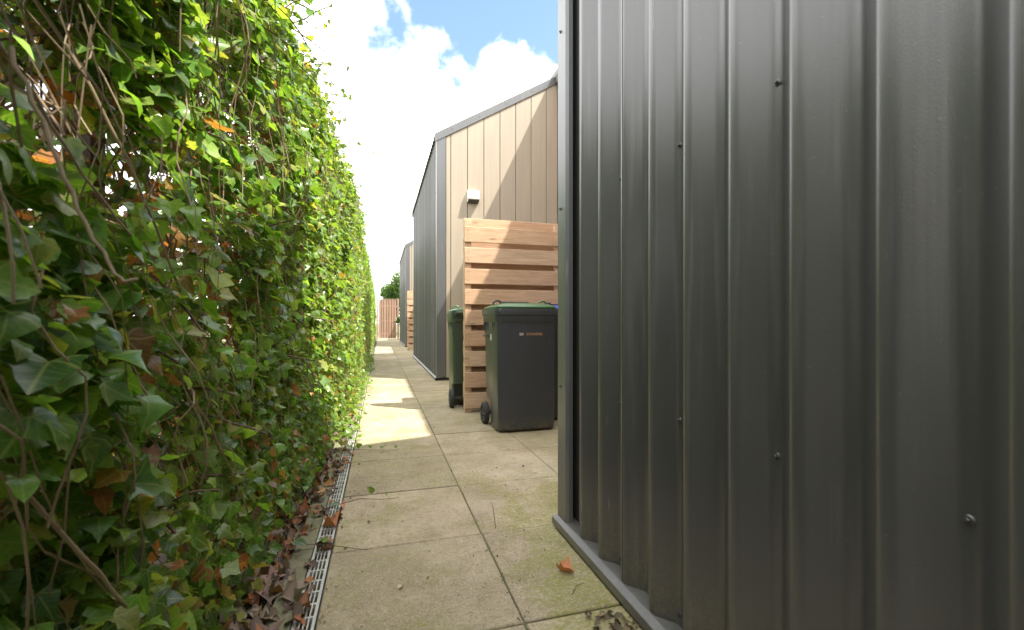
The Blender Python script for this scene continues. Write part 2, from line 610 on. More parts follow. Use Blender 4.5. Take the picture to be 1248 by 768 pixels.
def make_grate():
    root = empty('drain_grate')
    m = MB()
    L, W, z0, z1 = 0.498, 0.0325, -0.012, 0.001
    n = 7
    xs = [-W, -0.0225, -0.0185, -0.0085, -0.0045, 0.0045, 0.0085, 0.0185, 0.0225, W]
    # cross bars run full width, ribs fill between them
    pitch = L / n
    bars = []
    for k in range(n + 1):
        y = k * pitch
        hw = 0.0045
        y0, y1 = max(0, y - hw), min(L, y + hw)
        m.box(-W, W, y0, y1, z0, z1)
        bars.append((y0, y1))
    for (a0, a1), (b0, b1) in zip(bars, bars[1:]):
        for xa, xb in ((-W, -0.0235), (-0.0145, -0.0105), (-0.002, 0.002), (0.0105, 0.0145), (0.0235, W)):
            m.box(xa, xb, a1, b0, z0 + 0.001, z1 - 0.0004)
    m.build('grating', M['galv'], root)
    return root


g0 = make_grate()
for k in range(26):
    o = g0 if k == 0 else copy_tree(g0)
    o.location = (-0.226, 0.4 + 0.5 * k, 0.0)
    tag(o, 'galvanised slotted drain grating set end to end between mossy kerb and paving', 'drain grate', 'drain gratings along the path')


# ------------------------------------------------------------------ profiled steel wall
PITCH, CREST, SLOPE_IN, TROUGH, DEP = 0.1655, 0.026, 0.058, 0.029, 0.040
EDGE0 = 0.3817


def arc_pts(p0, p1, p2, r, n=8):
    """round the corner p1 with small arc, plus support points"""
    a = (Vector(p0) - Vector(p1)); b = (Vector(p2) - Vector(p1))
    la, lb = a.length, b.length
    a.normalize(); b.normalize()
    r = min(r, la * 0.40, lb * 0.40)
    A, B = Vector(p1) + a * r, Vector(p1) + b * r
    out = []
    for i in range(n + 1):
        t = i / n
        out.append((1 - t) ** 2 * A + 2 * t * (1 - t) * Vector(p1) + t * t * B)
    return out


def profile(y0, y1, x=WALL, lap=True):
    """points (y, x) from y1 down to y0; ribs stand towards -X"""
    pts = []
    k1 = math.ceil((y1 - EDGE0) / PITCH) + 1
    k0 = math.floor((y0 - EDGE0) / PITCH) - 1
    corners = []
    for k in range(k1, k0, -1):
        e = EDGE0 + k * PITCH
        corners += [(e, x), (e - CREST, x), (e - CREST - SLOPE_IN, x + DEP), (e - CREST - SLOPE_IN - TROUGH, x + DEP)]
    rounded = []
    for i in range(1, len(corners) - 1):
        A = arc_pts(corners[i - 1], corners[i], corners[i + 1], 0.0115)
        rounded += [tuple(v[:2]) for v in A]
    res = [p for p in rounded if y0 - 1e-6 <= p[0] <= y1 + 1e-6]

    def at(yv):
        for a, b in zip(rounded, rounded[1:]):
            if b[0] <= yv <= a[0]:
                t = (a[0] - yv) / max(1e-9, a[0] - b[0])
                return a[1] + t * (b[1] - a[1])
        return x
    res = [(y1, at(y1))] + [p for p in res if y0 + 1e-4 < p[0] < y1 - 1e-4] + [(y0, at(y0))]
    # sheet overlap: every sixth rib carries a 1.6 mm step where the next sheet tucks under
    if lap:
        out = []
        for a, b in zip(res, res[1:]):
            out.append(a)
            for k in range(k0, k1 + 1):
                yl = EDGE0 + k * PITCH - 0.0125
                if (k - 6) % 6 == 0 and b[0] < yl < a[0] and abs(a[1] - b[1]) < 1e-4:
                    out += [(yl + 0.0012, a[1] - 0.0010), (yl + 0.0003, a[1] - 0.0012), (yl, a[1] - 0.0010), (yl - 0.0003, a[1] + 0.0013), (yl - 0.0014, a[1] + 0.0012)]
        out.append(res[-1])
        res = out
    return res


SLOPE = 0.589
EAVE = 3.92
XR = 2.93


def screw_mb(m, p, ax=(-1, 0, 0), r=0.0062):
    """washer and hex head pointing along ax"""
    ax = Vector(ax).normalized()
    u = ax.orthogonal().normalized()
    w = ax.cross(u)
    p = Vector(p)

    def ring(r, h, n=12, ph=0.0):
        return [p + ax * h + r * (math.cos(2 * math.pi * i / n + ph) * u + math.sin(2 * math.pi * i / n + ph) * w) for i in range(n)]
    m.loft([ring(r * 1.25, -0.003), ring(r * 1.25, 0.001), ring(r * 0.95, 0.0028)])
    m.loft([ring(r * 0.62, 0.0026, 6), ring(r * 0.62, 0.0072, 6), ring(r * 0.5, 0.008, 6)])
    return m


def clad_building(y0, y1, label, gable_front=True, screws=False, eave=EAVE, WALL=0.865):
    b = empty('metal_clad_house', (WALL, y0, 0))
    tag(b, label, 'house')
    T = Matrix.Translation((-WALL, -y0, 0))

    def fin(o):
        o.location = (-WALL, -y0, 0)
        return o
    # profiled wall between the corner trims
    pr = profile(y0 + 0.135, y1 - 0.135, WALL)
    m = MB()
    zs = [0.052, 1.2, 2.5, eave]
    grid = [[m.bm.verts.new((p[1], p[0], z)) for z in zs] for p in pr]
    for a, c in zip(grid, grid[1:]):
        for i in range(len(zs) - 1):
            m.bm.faces.new((a[i], c[i], c[i + 1], a[i + 1]))
    fin(m.build('profiled_wall', M['grey_clad'] if screws else M['grey_clad_far'], b, smooth=True, angle=28))
    m = MB()
    m.box(WALL + DEP + 0.006, WALL + DEP + 0.06, y0 + 0.03, y1 - 0.03, 0.0, eave - 0.02)
    fin(m.build('wall_backing', M['dark_gap'], b))
    # corner trims: folded flat strip standing a little proud with a rolled edge
    for (ya, s) in ((y0, 1), (y1, -1)):
        m = MB()
        xo = WALL - 0.006
        pts = [(xo, ya), (xo, ya + s * 0.088), (xo + 0.012, ya + s * 0.098), (xo + 0.03, ya + s * 0.100), (xo + 0.03, ya + s * 0.097),
               (xo + 0.0135, ya + s * 0.095), (xo + 0.003, ya + s * 0.086), (xo + 0.003, ya + s * 0.003), (xo + 0.15, ya + s * 0.003), (xo + 0.15, ya)]
        m.prism([(p[0], p[1], 0.05) for p in pts], (0, 0, eave - 0.05 + 0.02))
        fin(m.build('corner_trim', M['grey_trim'], b))
    # base flashing: sloping ledge with a turned-down lip
    m = MB()
    pts = [(WALL + 0.06, 0.060), (WALL - 0.003, 0.052), (WALL - 0.028, 0.044), (WALL - 0.0295, 0.042), (WALL - 0.0295, 0.014),
           (WALL - 0.027, 0.013), (WALL - 0.026, 0.039), (WALL + 0.06, 0.046)]
    m.prism([(p[0], y0 - 0.012, p[1]) for p in pts], (0, y1 - y0 + 0.024, 0))
    fin(m.build('base_flashing', M['grey_trim'], b))
    m = MB()
    m.box(WALL - 0.015, WALL + 0.10, y0 + 0.01, y1 - 0.01, -0.01, 0.036)
    fin(m.build('plinth', M['dark_gap'], b))

    def roofz(x):
        return eave + SLOPE * (x - WALL)
    # gable ends of flat boards
    for (yy, s, show) in ((y0, 1, gable_front), (y1, -1, True)):
        m = MB()
        edges = [WALL + 0.146, WALL + 0.225]
        x = WALL + 0.225
        while x + 0.274 < XR + 0.02:
            x += 0.274
            edges.append(x)
        edges.append(XR + 0.01)
        for xa, xb in zip(edges, edges[1:]):
            g = 0.0045
            ya, yb = yy + s * 0.006, yy + s * 0.03
            m.prism([(xa + g, ya, 0.04), (xb - g, ya, 0.04), (xb - g, ya, roofz(xb - g) - 0.03), (xa + g, ya, roofz(xa + g) - 0.03)], (0, yb - ya, 0))
        fin(m.build('gable_cladding', M['beige_clad'], b, bevel=0.004))
        m = MB()
        m.prism([(WALL + 0.05, yy + s * 0.024, 0), (XR, yy + s * 0.024, 0), (XR, yy + s * 0.024, roofz(XR) - 0.04), (WALL + 0.05, yy + s * 0.024, roofz(WALL + .05) - 0.04)], (0, s * 0.05, 0))
        fin(m.build('gable_backing', M['dark_gap'], b))
        # barge trim following the rake
        m = MB()
        ya = yy - s * 0.012
        xa, xb = WALL - 0.03, XR + 0.04
        m.prism([(xa, ya, roofz(xa) - 0.075), (xb, ya, roofz(xb) - 0.075), (xb, ya, roofz(xb) + 0.05), (xa, ya, roofz(xa) + 0.05)], (0, s * 0.015, 0))
        m.prism([(xa, ya + s * .0002, roofz(xa) + 0.0505), (xb, ya + s * .0002, roofz(xb) + 0.0505), (xb, ya + s * .0002, roofz(xb) + 0.056), (xa, ya + s * .0002, roofz(xa) + 0.056)], (0, s * 0.16, 0))
        fin(m.build('barge_trim', M['grey_trim'], b))
        for i in range(5):
            xx = WALL + 0.25 + i * 0.45
            fin(screw_mb(MB(), (xx, ya, roofz(xx) - 0.012), (0, -s, 0), 0.007).build('screw', M['screw'], b))
    # roof sheet: ribs run up the slope, its ends show as small bumps along the eave
    m = MB()
    prr = profile(y0 + 0.02, y1 - 0.02, 0.0, False)
    xa, xb = WALL - 0.035, XR + 0.05
    va = [(xa, p[0], roofz(xa) + 0.045 - p[1]) for p in prr]
    vb = [(xb, p[0], roofz(xb) + 0.045 - p[1]) for p in prr]
    A = [m.bm.verts.new(p) for p in va]; B = [m.bm.verts.new(p) for p in vb]
    for i in range(len(A) - 1):
        m.bm.faces.new((A[i], A[i + 1], B[i + 1], B[i]))
    o = fin(m.build('roof', M['roof_steel'], b, smooth=True, angle=28))
    sd = o.modifiers.new('t', 'SOLIDIFY'); sd.thickness = 0.003
    m = MB()
    m.prism([(WALL + 0.01, y0 + 0.04, roofz(WALL + .01) - 0.03), (XR, y0 + 0.04, roofz(XR) - 0.03), (XR, y0 + 0.04, roofz(XR) + 0.004), (WALL + .01, y0 + 0.04, roofz(WALL + .01) + 0.004)], (0, y1 - y0 - 0.08, 0))
    fin(m.build('roof_deck', M['dark_gap'], b))
    # screws
    if screws:
        for row in (0.088, 0.64, 1.43, 2.22, 3.0):
            for k in range(-4, 9):
                yv = EDGE0 + (2 * k + 1) * PITCH - CREST - SLOPE_IN - TROUGH / 2
                if y0 + 0.2 < yv < y1 - 0.16:
                    m = MB()
                    jz = random.uniform(-.006, .006)
                    screw_mb(m, (WALL + DEP, yv, row + jz), (-1, random.uniform(-.08, .08), random.uniform(-.08, .08)))
                    fin(m.build('screw', M['screw'], b))
    for z in (0.64, 1.43, 2.22, 3.0):
        for ya, s in ((y0, 1), (y1, -1)):
            m = MB()
            screw_mb(m, (WALL - 0.006, ya + s * 0.035, z), (-1, 0, 0))
            fin(m.build('screw', M['screw'], b))
    return b


near = clad_building(-3.4, 1.925, 'dark grey ribbed metal wall filling the right side of the view', False, True, WALL=0.778)
farb = clad_building(7.34, 12.75, 'grey metal house with sunlit beige gable behind the slatted wooden screen', True, False)
thb = clad_building(18.05, 23.6, 'farthest narrow grey and beige house at the end of the path', True, False, WALL=0.93)

# terraced row behind, its eave throws the long diagonal shade
row = empty('terraced_house_row', (XR + 0.1, -3, 0))
tag(row, 'long terraced row behind the metal houses, only its dark eave corner showing', 'building')


def rfin(o):
    o.location = (-XR - 0.1, 3, 0)
    return o


RZ = EAVE + SLOPE * (XR - 0.865) + 0.05
m = MB()
m.prism([(XR + 0.02, -3.2, -0.01), (9, -3.2, -0.01), (9, -3.2, RZ - 0.1), (6.0, -3.2, RZ + 1.72), (XR + 0.02, -3.2, RZ - 0.1)], (0, 30, 0))
rfin(m.build('wall', M['brick'], row))
m = MB()
ex = XR - 0.05
m.prism([(ex, -3.3, RZ - 0.04), (6.0, -3.3, RZ - 0.04 + SLOPE * (6.0 - ex)), (6.0, -3.3, RZ + 0.08 + SLOPE * (6.0 - ex)), (ex, -3.3, RZ + 0.06)], (0, 30.2, 0))
m.prism([(6.0, -3.3, RZ - 0.04 + SLOPE * (6.0 - ex)), (9.3, -3.3, RZ - 0.2), (9.3, -3.3, RZ - 0.08), (6.0, -3.3, RZ + 0.08 + SLOPE * (6.0 - ex))], (0, 30.2, 0))
rfin(m.build('roof', M['roof_steel'], row))
for ya, yb in ((2.1, 7.3), (12.8, 18.0)):
    rfin(MB().box(ex + 0.004, ex + 0.03, ya, yb, RZ - 0.16, RZ - 0.045).build('eave_board', M['gutter_edge'], row))
for (ya, yb) in ((2.06, 7.3), (12.8, 18.0)):
    f = MB()
    yc = ya + 1.2
    for a in (yc, yc + 1.24):
        f.box(XR - 0.03, XR + 0.03, a, a + 0.06, 0.0, 2.2)
    f.box(XR - 0.03, XR + 0.03, yc + 0.06, yc + 1.24, 2.14, 2.2)
    f.box(XR - 0.025, XR + 0.025, yc + 0.06, yc + 1.24, 0.0, 0.1)
    d = rfin(f.build('door', M['white_plastic'], row))
    g = MB().box(XR - 0.01, XR + 0.01, yc + 0.06, yc + 1.24, 0.1, 2.14)
    o = g.build('pane', M['glass'], d)

# wall vent on the sunlit gable
v = empty('wall_vent', (1.45, 7.344, 2.99))
tag(v, 'small white hooded vent outlet high on the beige gable', 'vent')
m = MB()
m.prism([(-0.095, 0, -0.10), (-0.095, 0, 0.10), (-0.095, -0.075, 0.085), (-0.095, -0.11, -0.05), (-0.095, -0.102, -0.066)], (0.19, 0, 0))
m.build('hood', M['white_plastic'], v, bevel=0.006)
m = MB()
m.prism([(-0.088, 0, -0.112), (-0.088, 0, -0.101), (-0.088, -0.098, -0.0672), (-0.088, -0.102, -0.069), (-0.088, -0.09, -0.088)], (0.176, 0, 0))
m.build('grille', M['screw'], v)


# ------------------------------------------------------------------ slatted wooden screen
def make_screen():
    root = empty('wooden_screen')
    L = 2.08
    bh, pitch, t = 0.158, 0.2135, 0.026
    m = MB()
    z = 0.045
    for i in range(9):
        j = random.uniform(-.003, .003)
        m.box(0 + random.uniform(0, .004), L, -0.026 - t, -0.026, z + j, z + bh + j)
        z += pitch
    m.build('front_boards', M['larch'], root, bevel=0.004)
    m = MB()
    z = 0.045 + pitch / 2
    for i in range(9):
        j = random.uniform(-.003, .003)
        m.box(0.004 + random.uniform(0, .004), L, 0.046, 0.046 + t, z + j, z + bh + j)
        z += pitch
    m.build('back_boards', M['larch'], root, bevel=0.004)
    for x in (0.006, 1.0, L - 0.08):
        m = MB().box(x, x + 0.07, -0.0255, 0.0455, 0.0, 1.985)
        m.build('post', M['larch'], root, bevel=0.003)
    z = 0.045
    for i in range(9):
        for dz in (0.035, 0.122):
            for x in (0.04, 1.035):
                screw_mb(MB(), (x, -0.026 - t, z + dz), (0, -1, 0), 0.0032).build('screw', M['screw'], root)
        z += pitch
    return root


scr = make_screen()
scr.location = (0.825, 4.66, 0)
tag(scr, 'slatted larch screen standing behind the dark wheeled bin', 'fence', 'slatted screens between the houses')
scr2 = copy_tree(scr)
scr2.location = (0.86, 15.8, 0)
tag(scr2, 'far sunlit slatted screen showing as a sliver beside the farthest house', 'fence', 'slatted screens between the houses')


# ------------------------------------------------------------------ wheeled bins
KB = 0.77


def rrect(hx, y0, y1, c, z, n=3):
    """rounded rectangle ring, corners c"""
    y0, y1 = y0 * KB, y1 * KB
    pts = []
    for (cx, cy, a0) in ((hx - c, y0 + c, -90), (hx - c, y1 - c, 0), (-hx + c, y1 - c, 90), (-hx + c, y0 + c, 180)):
        for k in range(n + 1):
            a = R(a0 + 90 * k / n)
            pts.append((cx + c * math.cos(a), cy + c * math.sin(a), z))
    return pts


def make_bin(lid_mat, body_mat):
    """240 litre bin, front towards -Y, wheels at the back"""
    root = empty('wheelie_bin')
    m = MB()
    secs = []
    for z, hx, yf, yb, c in ((0.012, 0.246, 0.040, 0.40, 0.045), (0.03, 0.256, 0.024, 0.412, 0.045), (0.10, 0.258, 0.022, 0.42, 0.045), (0.235, 0.260, 0.019, 0.43, 0.045), (0.26, 0.261, 0.018, 0.60, 0.045), (0.60, 0.266, 0.010, 0.625, 0.045), (0.93, 0.270, 0.001, 0.645, 0.045)):
        secs.append(rrect(hx, yf, yb, c, z, 3))
    m.loft(secs)
    body = m.build('body', body_mat, root, smooth=True, angle=26)
    # raised flat panel ribs on the front
    for x in (-0.165, 0.165):
        m = MB()
        m.prism([(x - 0.004, 0.031, 0.05), (x + 0.004, 0.031, 0.05), (x + 0.0055, 0.002, 0.925), (x - 0.0055, 0.002, 0.925)], (0, -0.004, 0))
        m.build('front_rib', body_mat, root)
    # rim collar
    m = MB()
    m.loft([rrect(0.272, -0.004, 0.652, 0.05, 0.925), rrect(0.281, -0.014, 0.672, 0.05, 0.945), rrect(0.282, -0.016, 0.675, 0.05, 0.985),
            rrect(0.287, -0.024, 0.69, 0.05, 0.99), rrect(0.290, -0.028, 0.70, 0.05, 1.03), rrect(0.288, -0.024, 0.695, 0.05, 1.042),
            rrect(0.265, -0.004, 0.672, 0.05, 1.043)])
    m.build('rim', body_mat, root, smooth=True, angle=30)
    for s in (-1, 1):
        for y in (0.08, 0.15, 0.32, 0.38, 0.43, 0.47):
            m = MB()
            m.prism([(s * 0.250, y, 0.80), (s * 0.262, y, 0.93), (s * 0.278, y, 0.93), (s * 0.270, y, 0.85)], (0, 0.008, 0))
            m.build('rim_fin', body_mat, root)
        m = MB()
        m.prism([(s * 0.252, 0.31, 0.79), (s * 0.278, 0.31, 0.80), (s * 0.278, 0.49, 0.80), (s * 0.252, 0.49, 0.79)], (0, 0, 0.015))
        m.build('lift_bracket', body_mat, root)
    # lid
    m = MB()
    m.loft([rrect(0.268, 0.012, 0.69, 0.05, 1.0435), rrect(0.272, 0.006, 0.695, 0.052, 1.050), rrect(0.272, 0.006, 0.695, 0.052, 1.060),
            rrect(0.258, 0.016, 0.69, 0.055, 1.070), rrect(0.225, 0.06, 0.65, 0.08, 1.084), rrect(0.16, 0.14, 0.52, 0.09, 1.096)])
    lid = m.build('lid', lid_mat, root, smooth=True, angle=28)
    m = MB()
    m.box(-0.13, 0.13, 0.36, 0.46, 1.080, 1.118)
    m.build('lid_rib', body_mat, lid, bevel=0.008)
    for s in (-1, 1):
        m = MB()
        m.tube([(s * 0.21 + a, 0.0 + 0.20, z) for a, z in ((-0.045, 1.08), (-0.042, 1.10), (-0.025, 1.114), (0.0, 1.116), (0.02, 1.106), (0.028, 1.075))], 0.009, 8)
        m.build('lid_grip', body_mat if s < 0 else lid_mat, lid, smooth=True)
    # hinge handle at the back
    m = MB()
    m.tube([(-0.24, 0.575, 1.03), (0.24, 0.575, 1.03)], 0.015, 10)
    for x in (-0.235, -0.075, 0.075, 0.235):
        m.box(x - 0.012, x + 0.012, 0.528, 0.575, 1.012, 1.034)
    m.build('handle', body_mat, root, smooth=True)
    # axle and wheels
    m = MB()
    m.tube([(-0.25, 0.430, 0.10), (0.25, 0.430, 0.10)], 0.011, 8)
    m.box(-0.20, 0.20, 0.33, 0.45, 0.085, 0.12)
    m.build('axle', M['screw'], root)
    for s in (-1, 1):
        m = MB()
        rings = []
        for x, r in ((0.250, 0.075), (0.252, 0.094), (0.259, 0.1), (0.290, 0.1), (0.298, 0.093), (0.299, 0.072), (0.291, 0.066), (0.291, 0.03), (0.302, 0.026), (0.302, 0.004)):
            rings.append([(s * x, 0.430 + r * math.cos(2 * math.pi * k / 28), 0.1 + r * math.sin(2 * math.pi * k / 28)) for k in range(28)])
        m.loft(rings)
        w = m.build('wheel', M['rubber'], root, smooth=True, angle=35)
        m = MB().tube([(s * 0.2905, 0.430, 0.1), (s * 0.301, 0.430, 0.1)], 0.024, 14)
        for k in range(6):
            a = math.pi / 3 * k
            ca, sa = math.cos(a), math.sin(a)
            m.tube([(s * 0.295, 0.430 + 0.022 * ca, 0.1 + 0.022 * sa), (s * 0.295, 0.430 + 0.07 * ca, 0.1 + 0.07 * sa)], 0.006, 5)
        m.build('wheel_spokes', body_mat, w)
    # sticker
    for s in (-1,):
        m = MB().prism([(s * 0.2680, 0.20, 0.770), (s * 0.2680, 0.24, 0.770), (s * 0.2690, 0.24, 0.825), (s * 0.2690, 0.20, 0.825)], (s * 0.002, 0, 0))
        m.build('sticker', M['white_ink'], root)
    return root


def text_mesh(name, body, size, mat, parent, loc, rot):
    cu = bpy.data.curves.new(name, 'FONT')
    cu.body = body
    cu.size = size
    cu.extrude = 0.0006
    cu.offset = size * 0.018
    cu.space_character = 1.08
    o = bpy.data.objects.new(name, cu)
    col.objects.link(o)
    dg = bpy.context.evaluated_depsgraph_get()
    me = bpy.data.meshes.new_from_object(o.evaluated_get(dg))
    bpy.data.objects.remove(o)
    me.materials.clear()
    me.materials.append(mat)
    t = bpy.data.objects.new(name, me)
    col.objects.link(t)
    t.parent = parent
    t.location = loc
    t.rotation_euler = rot
    return t


bin1 = make_bin(M['green_plastic'], M['bin'])
bin1.location = (1.198, 3.655, 0)
bin1.rotation_euler = (0, 0, R(0.5))
tag(bin1, 'dark grey wheeled bin with green lid in front of the slatted screen', 'bin', 'wheeled bins by the screen')
tilt = (R(90 + 0.9), 0, 0)
text_mesh('maker_lettering', 'SSI', 0.030, M['white_ink'], bin1, (-0.078, 0.0012, 0.818), tilt)
text_mesh('maker_lettering', 'SCHAEFER', 0.029, M['orange_ink'], bin1, (-0.014, 0.0012, 0.818), tilt)
bin2 = make_bin(M['green_plastic'], M['bin_green'])
bin2.location = (1.035, 5.385, 0)
bin2.rotation_euler = (0, 0, R(178))
tag(bin2, 'green lidded bin half hidden behind the left end of the slatted screen', 'bin', 'wheeled bins by the screen')
bin3 = make_bin(M['blue_plastic'], M['bin'])
bin3.location = (1.80, 4.0, 0)
bin3.rotation_euler = (0, 0, R(-1.5))
tag(bin3, 'blue lidded bin mostly hidden behind the grey metal wall corner', 'bin', 'wheeled bins by the screen')

# ------------------------------------------------------------------ garden gate at the path's end
gt = empty('garden_gate', (-0.12, 27.0, 0))
tag(gt, 'weathered pinkish slatted wooden gate closing the end of the path', 'gate')
m = MB()
for i in range(7):
    x = 0.02 + i * 0.142
    m.box(x, x + 0.112, -0.02, 0.0, 0.06, 2.26 + random.uniform(-.01, .01))
m.build('slats', M['gate_wood'], gt, bevel=0.003)
m = MB()
for i in range(6):
    x = 0.115 + i * 0.142
    m.box(x, x + 0.09, 0.042, 0.06, 0.06, 2.26)
m.build('rear_slats', M['post_wood'], gt)
for z in (0.28, 1.02, 1.86):
    MB().box(0.0, 1.02, 0.001, 0.04, z, z + 0.09).build('rail', M['gate_wood'], gt)
MB().box(0.0, 1.02, -0.03, 0.045, 2.275, 2.31).build('top_cap', M['gate_wood'], gt)
for x in (-0.11, 1.04):
    MB().box(x, x + 0.09, -0.03, 0.06, 0.0, 2.34).build('gate_post', M['gate_wood'], gt, bevel=0.004)
m = MB().box(0.84, 0.96, -0.035, -0.021, 1.0, 1.04)
m.tube([(0.86, -0.035, 1.02), (0.86, -0.07, 1.02), (0.95, -0.07, 1.02)], 0.009, 6)
m.build('latch', M['screw'], gt)


# ------------------------------------------------------------------ leaves
LEAF_V = np.array([(0, 0.02), (0, .3), (0, .64), (0, 1.0),
                   (.17, -.10), (.39, -.05), (.40, .15), (.53, .35), (.33, .53), (.175, .78),
                   (-.17, -.10), (-.39, -.05), (-.40, .15), (-.53, .35), (-.33, .53), (-.175, .78)], float)
LEAF_F = [(0, 4, 1), (4, 5, 6), (4, 6, 1), (1, 6, 7), (1, 7, 8), (1, 8, 2), (2, 8, 9), (2, 9, 3)]
LEAF_F = np.array(LEAF_F + [tuple((x + 6 if x >= 4 else x) for x in f[::-1]) for f in LEAF_F])
SIMP_V = np.array([(0, 0), (0, .45), (0, 1), (.38, 0), (.46, .4), (-.38, 0), (-.46, .4)], float)
SIMP_F = np.array([(0, 3, 1), (3, 4, 1), (1, 4, 2), (0, 1, 5), (5, 1, 6), (1, 2, 6)])


def leaf_mesh(name, pos, tip, nor, size, tint, mat, parent=None, V=LEAF_V, F=LEAF_F, curl=0.25, fold=0.25, stalk=None, jitter=0.06):
    """all leaves of one plant as a single mesh; tip/nor are unit vectors per leaf"""
    n = len(pos)
    nor = nor - (nor * tip).sum(1, keepdims=True) * tip
    nor /= np.linalg.norm(nor, axis=1, keepdims=True) + 1e-9
    side = np.cross(tip, nor)
    k = len(V)
    u = np.repeat(V[None, :, 0], n, 0) * (1 + rng.normal(0, .10, (n, 1)))
    v = np.repeat(V[None, :, 1], n, 0)
    u = u + rng.normal(0, jitter, (n, k)) * (np.abs(V[:, 0]) > 0)[None]
    v = v + rng.normal(0, jitter * .7, (n, k)) * (np.abs(V[:, 0]) > 0)[None]
    cu = rng.normal(curl, .36, (n, 1))
    fo = rng.normal(fold, .22, (n, 1))
    tw = rng.normal(0, .22, (n, 1))
    w = -cu * (v - .3) ** 2 + fo * np.abs(u) + tw * u * v + rng.normal(0, .022, (n, k))
    P = pos[:, None, :] + size[:, None, None] * (u[..., None] * side[:, None] + v[..., None] * tip[:, None] + w[..., None] * nor[:, None])
    verts = P.reshape(-1, 3)
    faces = (F[None] + (np.arange(n) * k)[:, None, None]).reshape(-1, 3)
    uvv = np.stack([np.repeat(V[None, :, 0] + .5, n, 0), np.repeat(V[None, :, 1], n, 0)], -1).reshape(-1, 2)
    cols = np.repeat(np.c_[tint, np.ones(n)], k, 0)
    if stalk is not None:
        # stalks: three sided threads from the leaf base back into the plant
        r = 0.0009
        a = pos + size[:, None] * 0.02 * tip
        b = stalk
        mid = (a + b) / 2 + np.array([0, 0, 1]) * size[:, None] * .15
        q = np.array([(1, 0), (-.5, .87), (-.5, -.87)])
        rings = []
        for p in (a, mid, b):
            rings.append(p[:, None] + r * (q[None, :, 0:1] * side[:, None] + q[None, :, 1:2] * nor[:, None]))
        SV = np.stack(rings, 1).reshape(n, 9, 3)
        SF = []
        for l in (0, 3):
            for i in range(3):
                j = (i + 1) % 3
                SF += [(l + i, l + j, l + 3 + j), (l + i, l + 3 + j, l + 3 + i)]
        SF = np.array(SF)
        base = len(verts)
        verts = np.r_[verts, SV.reshape(-1, 3)]
        faces = np.r_[faces, (SF[None] + (np.arange(n) * 9)[:, None, None] + base).reshape(-1, 3)]
        uvv = np.r_[uvv, np.tile([[.9, .9]], (n * 9, 1))]
        st = np.array([.22, .17, .09])[None] * rng.uniform(.6, 1.3, (n, 1))
        cols = np.r_[cols, np.repeat(np.c_[st, np.ones(n)], 9, 0)]
    me = bpy.data.meshes.new(name)
    me.vertices.add(len(verts))
    me.vertices.foreach_set('co', verts.astype(np.float32).ravel())
    nf = len(faces)
    me.loops.add(nf * 3)
    me.loops.foreach_set('vertex_index', faces.astype(np.int32).ravel())
    me.polygons.add(nf)
    me.polygons.foreach_set('loop_start', np.arange(0, nf * 3, 3, dtype=np.int32))
    me.update(calc_edges=True)
    me.polygons.foreach_set('use_smooth', np.ones(nf, bool))
    ca = me.color_attributes.new('leaf_tint', 'FLOAT_COLOR', 'POINT')
    ca.data.foreach_set('color', cols.astype(np.float32).ravel())
    uvl = me.uv_layers.new(name='leaf_uv')
    uvl.data.foreach_set('uv', uvv[faces.ravel()].astype(np.float32).ravel())
    me.materials.append(mat)
    me.validate()
    o = bpy.data.objects.new(name, me)
    col.objects.link(o)
    if parent:
        o.parent = parent
    return o


def unit(a):
    return a / (np.linalg.norm(a, axis=1, keepdims=True) + 1e-9)


GREENS = np.array([(.064, .146, .024), (.086, .188, .026), (.118, .226, .032), (.038, .098, .024), (.160, .258, .044), (.235, .27, .06)])
WARM = np.array([(.30, .20, .045), (.36, .17, .04), (.30, .10, .035), (.22, .085, .03), (.16, .09, .04)])
DEADC = np.array([(.19, .095, .042), (.14, .07, .033), (.27, .115, .045), (.10, .065, .04), (.32, .11, .045)])


def pick(pal, n, p=None, var=.22):
    c = pal[rng.choice(len(pal), n, p=p)]
    return np.clip(c * rng.lognormal(0, var, (n, 1)) * rng.lognormal(0, .06, (n, 3)), .004, .7)


def n3(x, y, z):
    return noise.noise(Vector((x, y, z)))


def face_x(y, z):
    """outer surface of the ivy, bulging towards the path further along"""
    t = min(1, max(0, (y - 1.2) / 4.5))
    t = t * t * (3 - 2 * t)
    x = -0.485 + 0.185 * t
    x += 0.075 * n3(y * 1.1, z * 1.3, 3.1) + 0.045 * n3(y * 3.2, z * 3.2, 9.7)
    if z < 0.55:
        x -= (0.55 - z) * (0.10 * (1 - t) + 0.02)
    if z > 2.3:
        x -= (z - 2.3) ** 2 * 0.4
    return x


def top_z(y):
    return 2.62 - 0.5 * min(1, max(0, (2.45 - y) / .7)) + 0.32 * min(1, max(0, (y - 5) / 6)) + 0.10 * n3(y * .9, 4.2, 1.1) + 0.07 * n3(y * 2.7, .2, 5.1)


hedge = empty('ivy_hedge', (-0.6, 0, 0))
tag(hedge, 'tall ivy hedge with yellowing and orange leaves along the left of the path', 'hedge')


def hfin(o):
    o.location = (0.6, 0, 0)
    return o


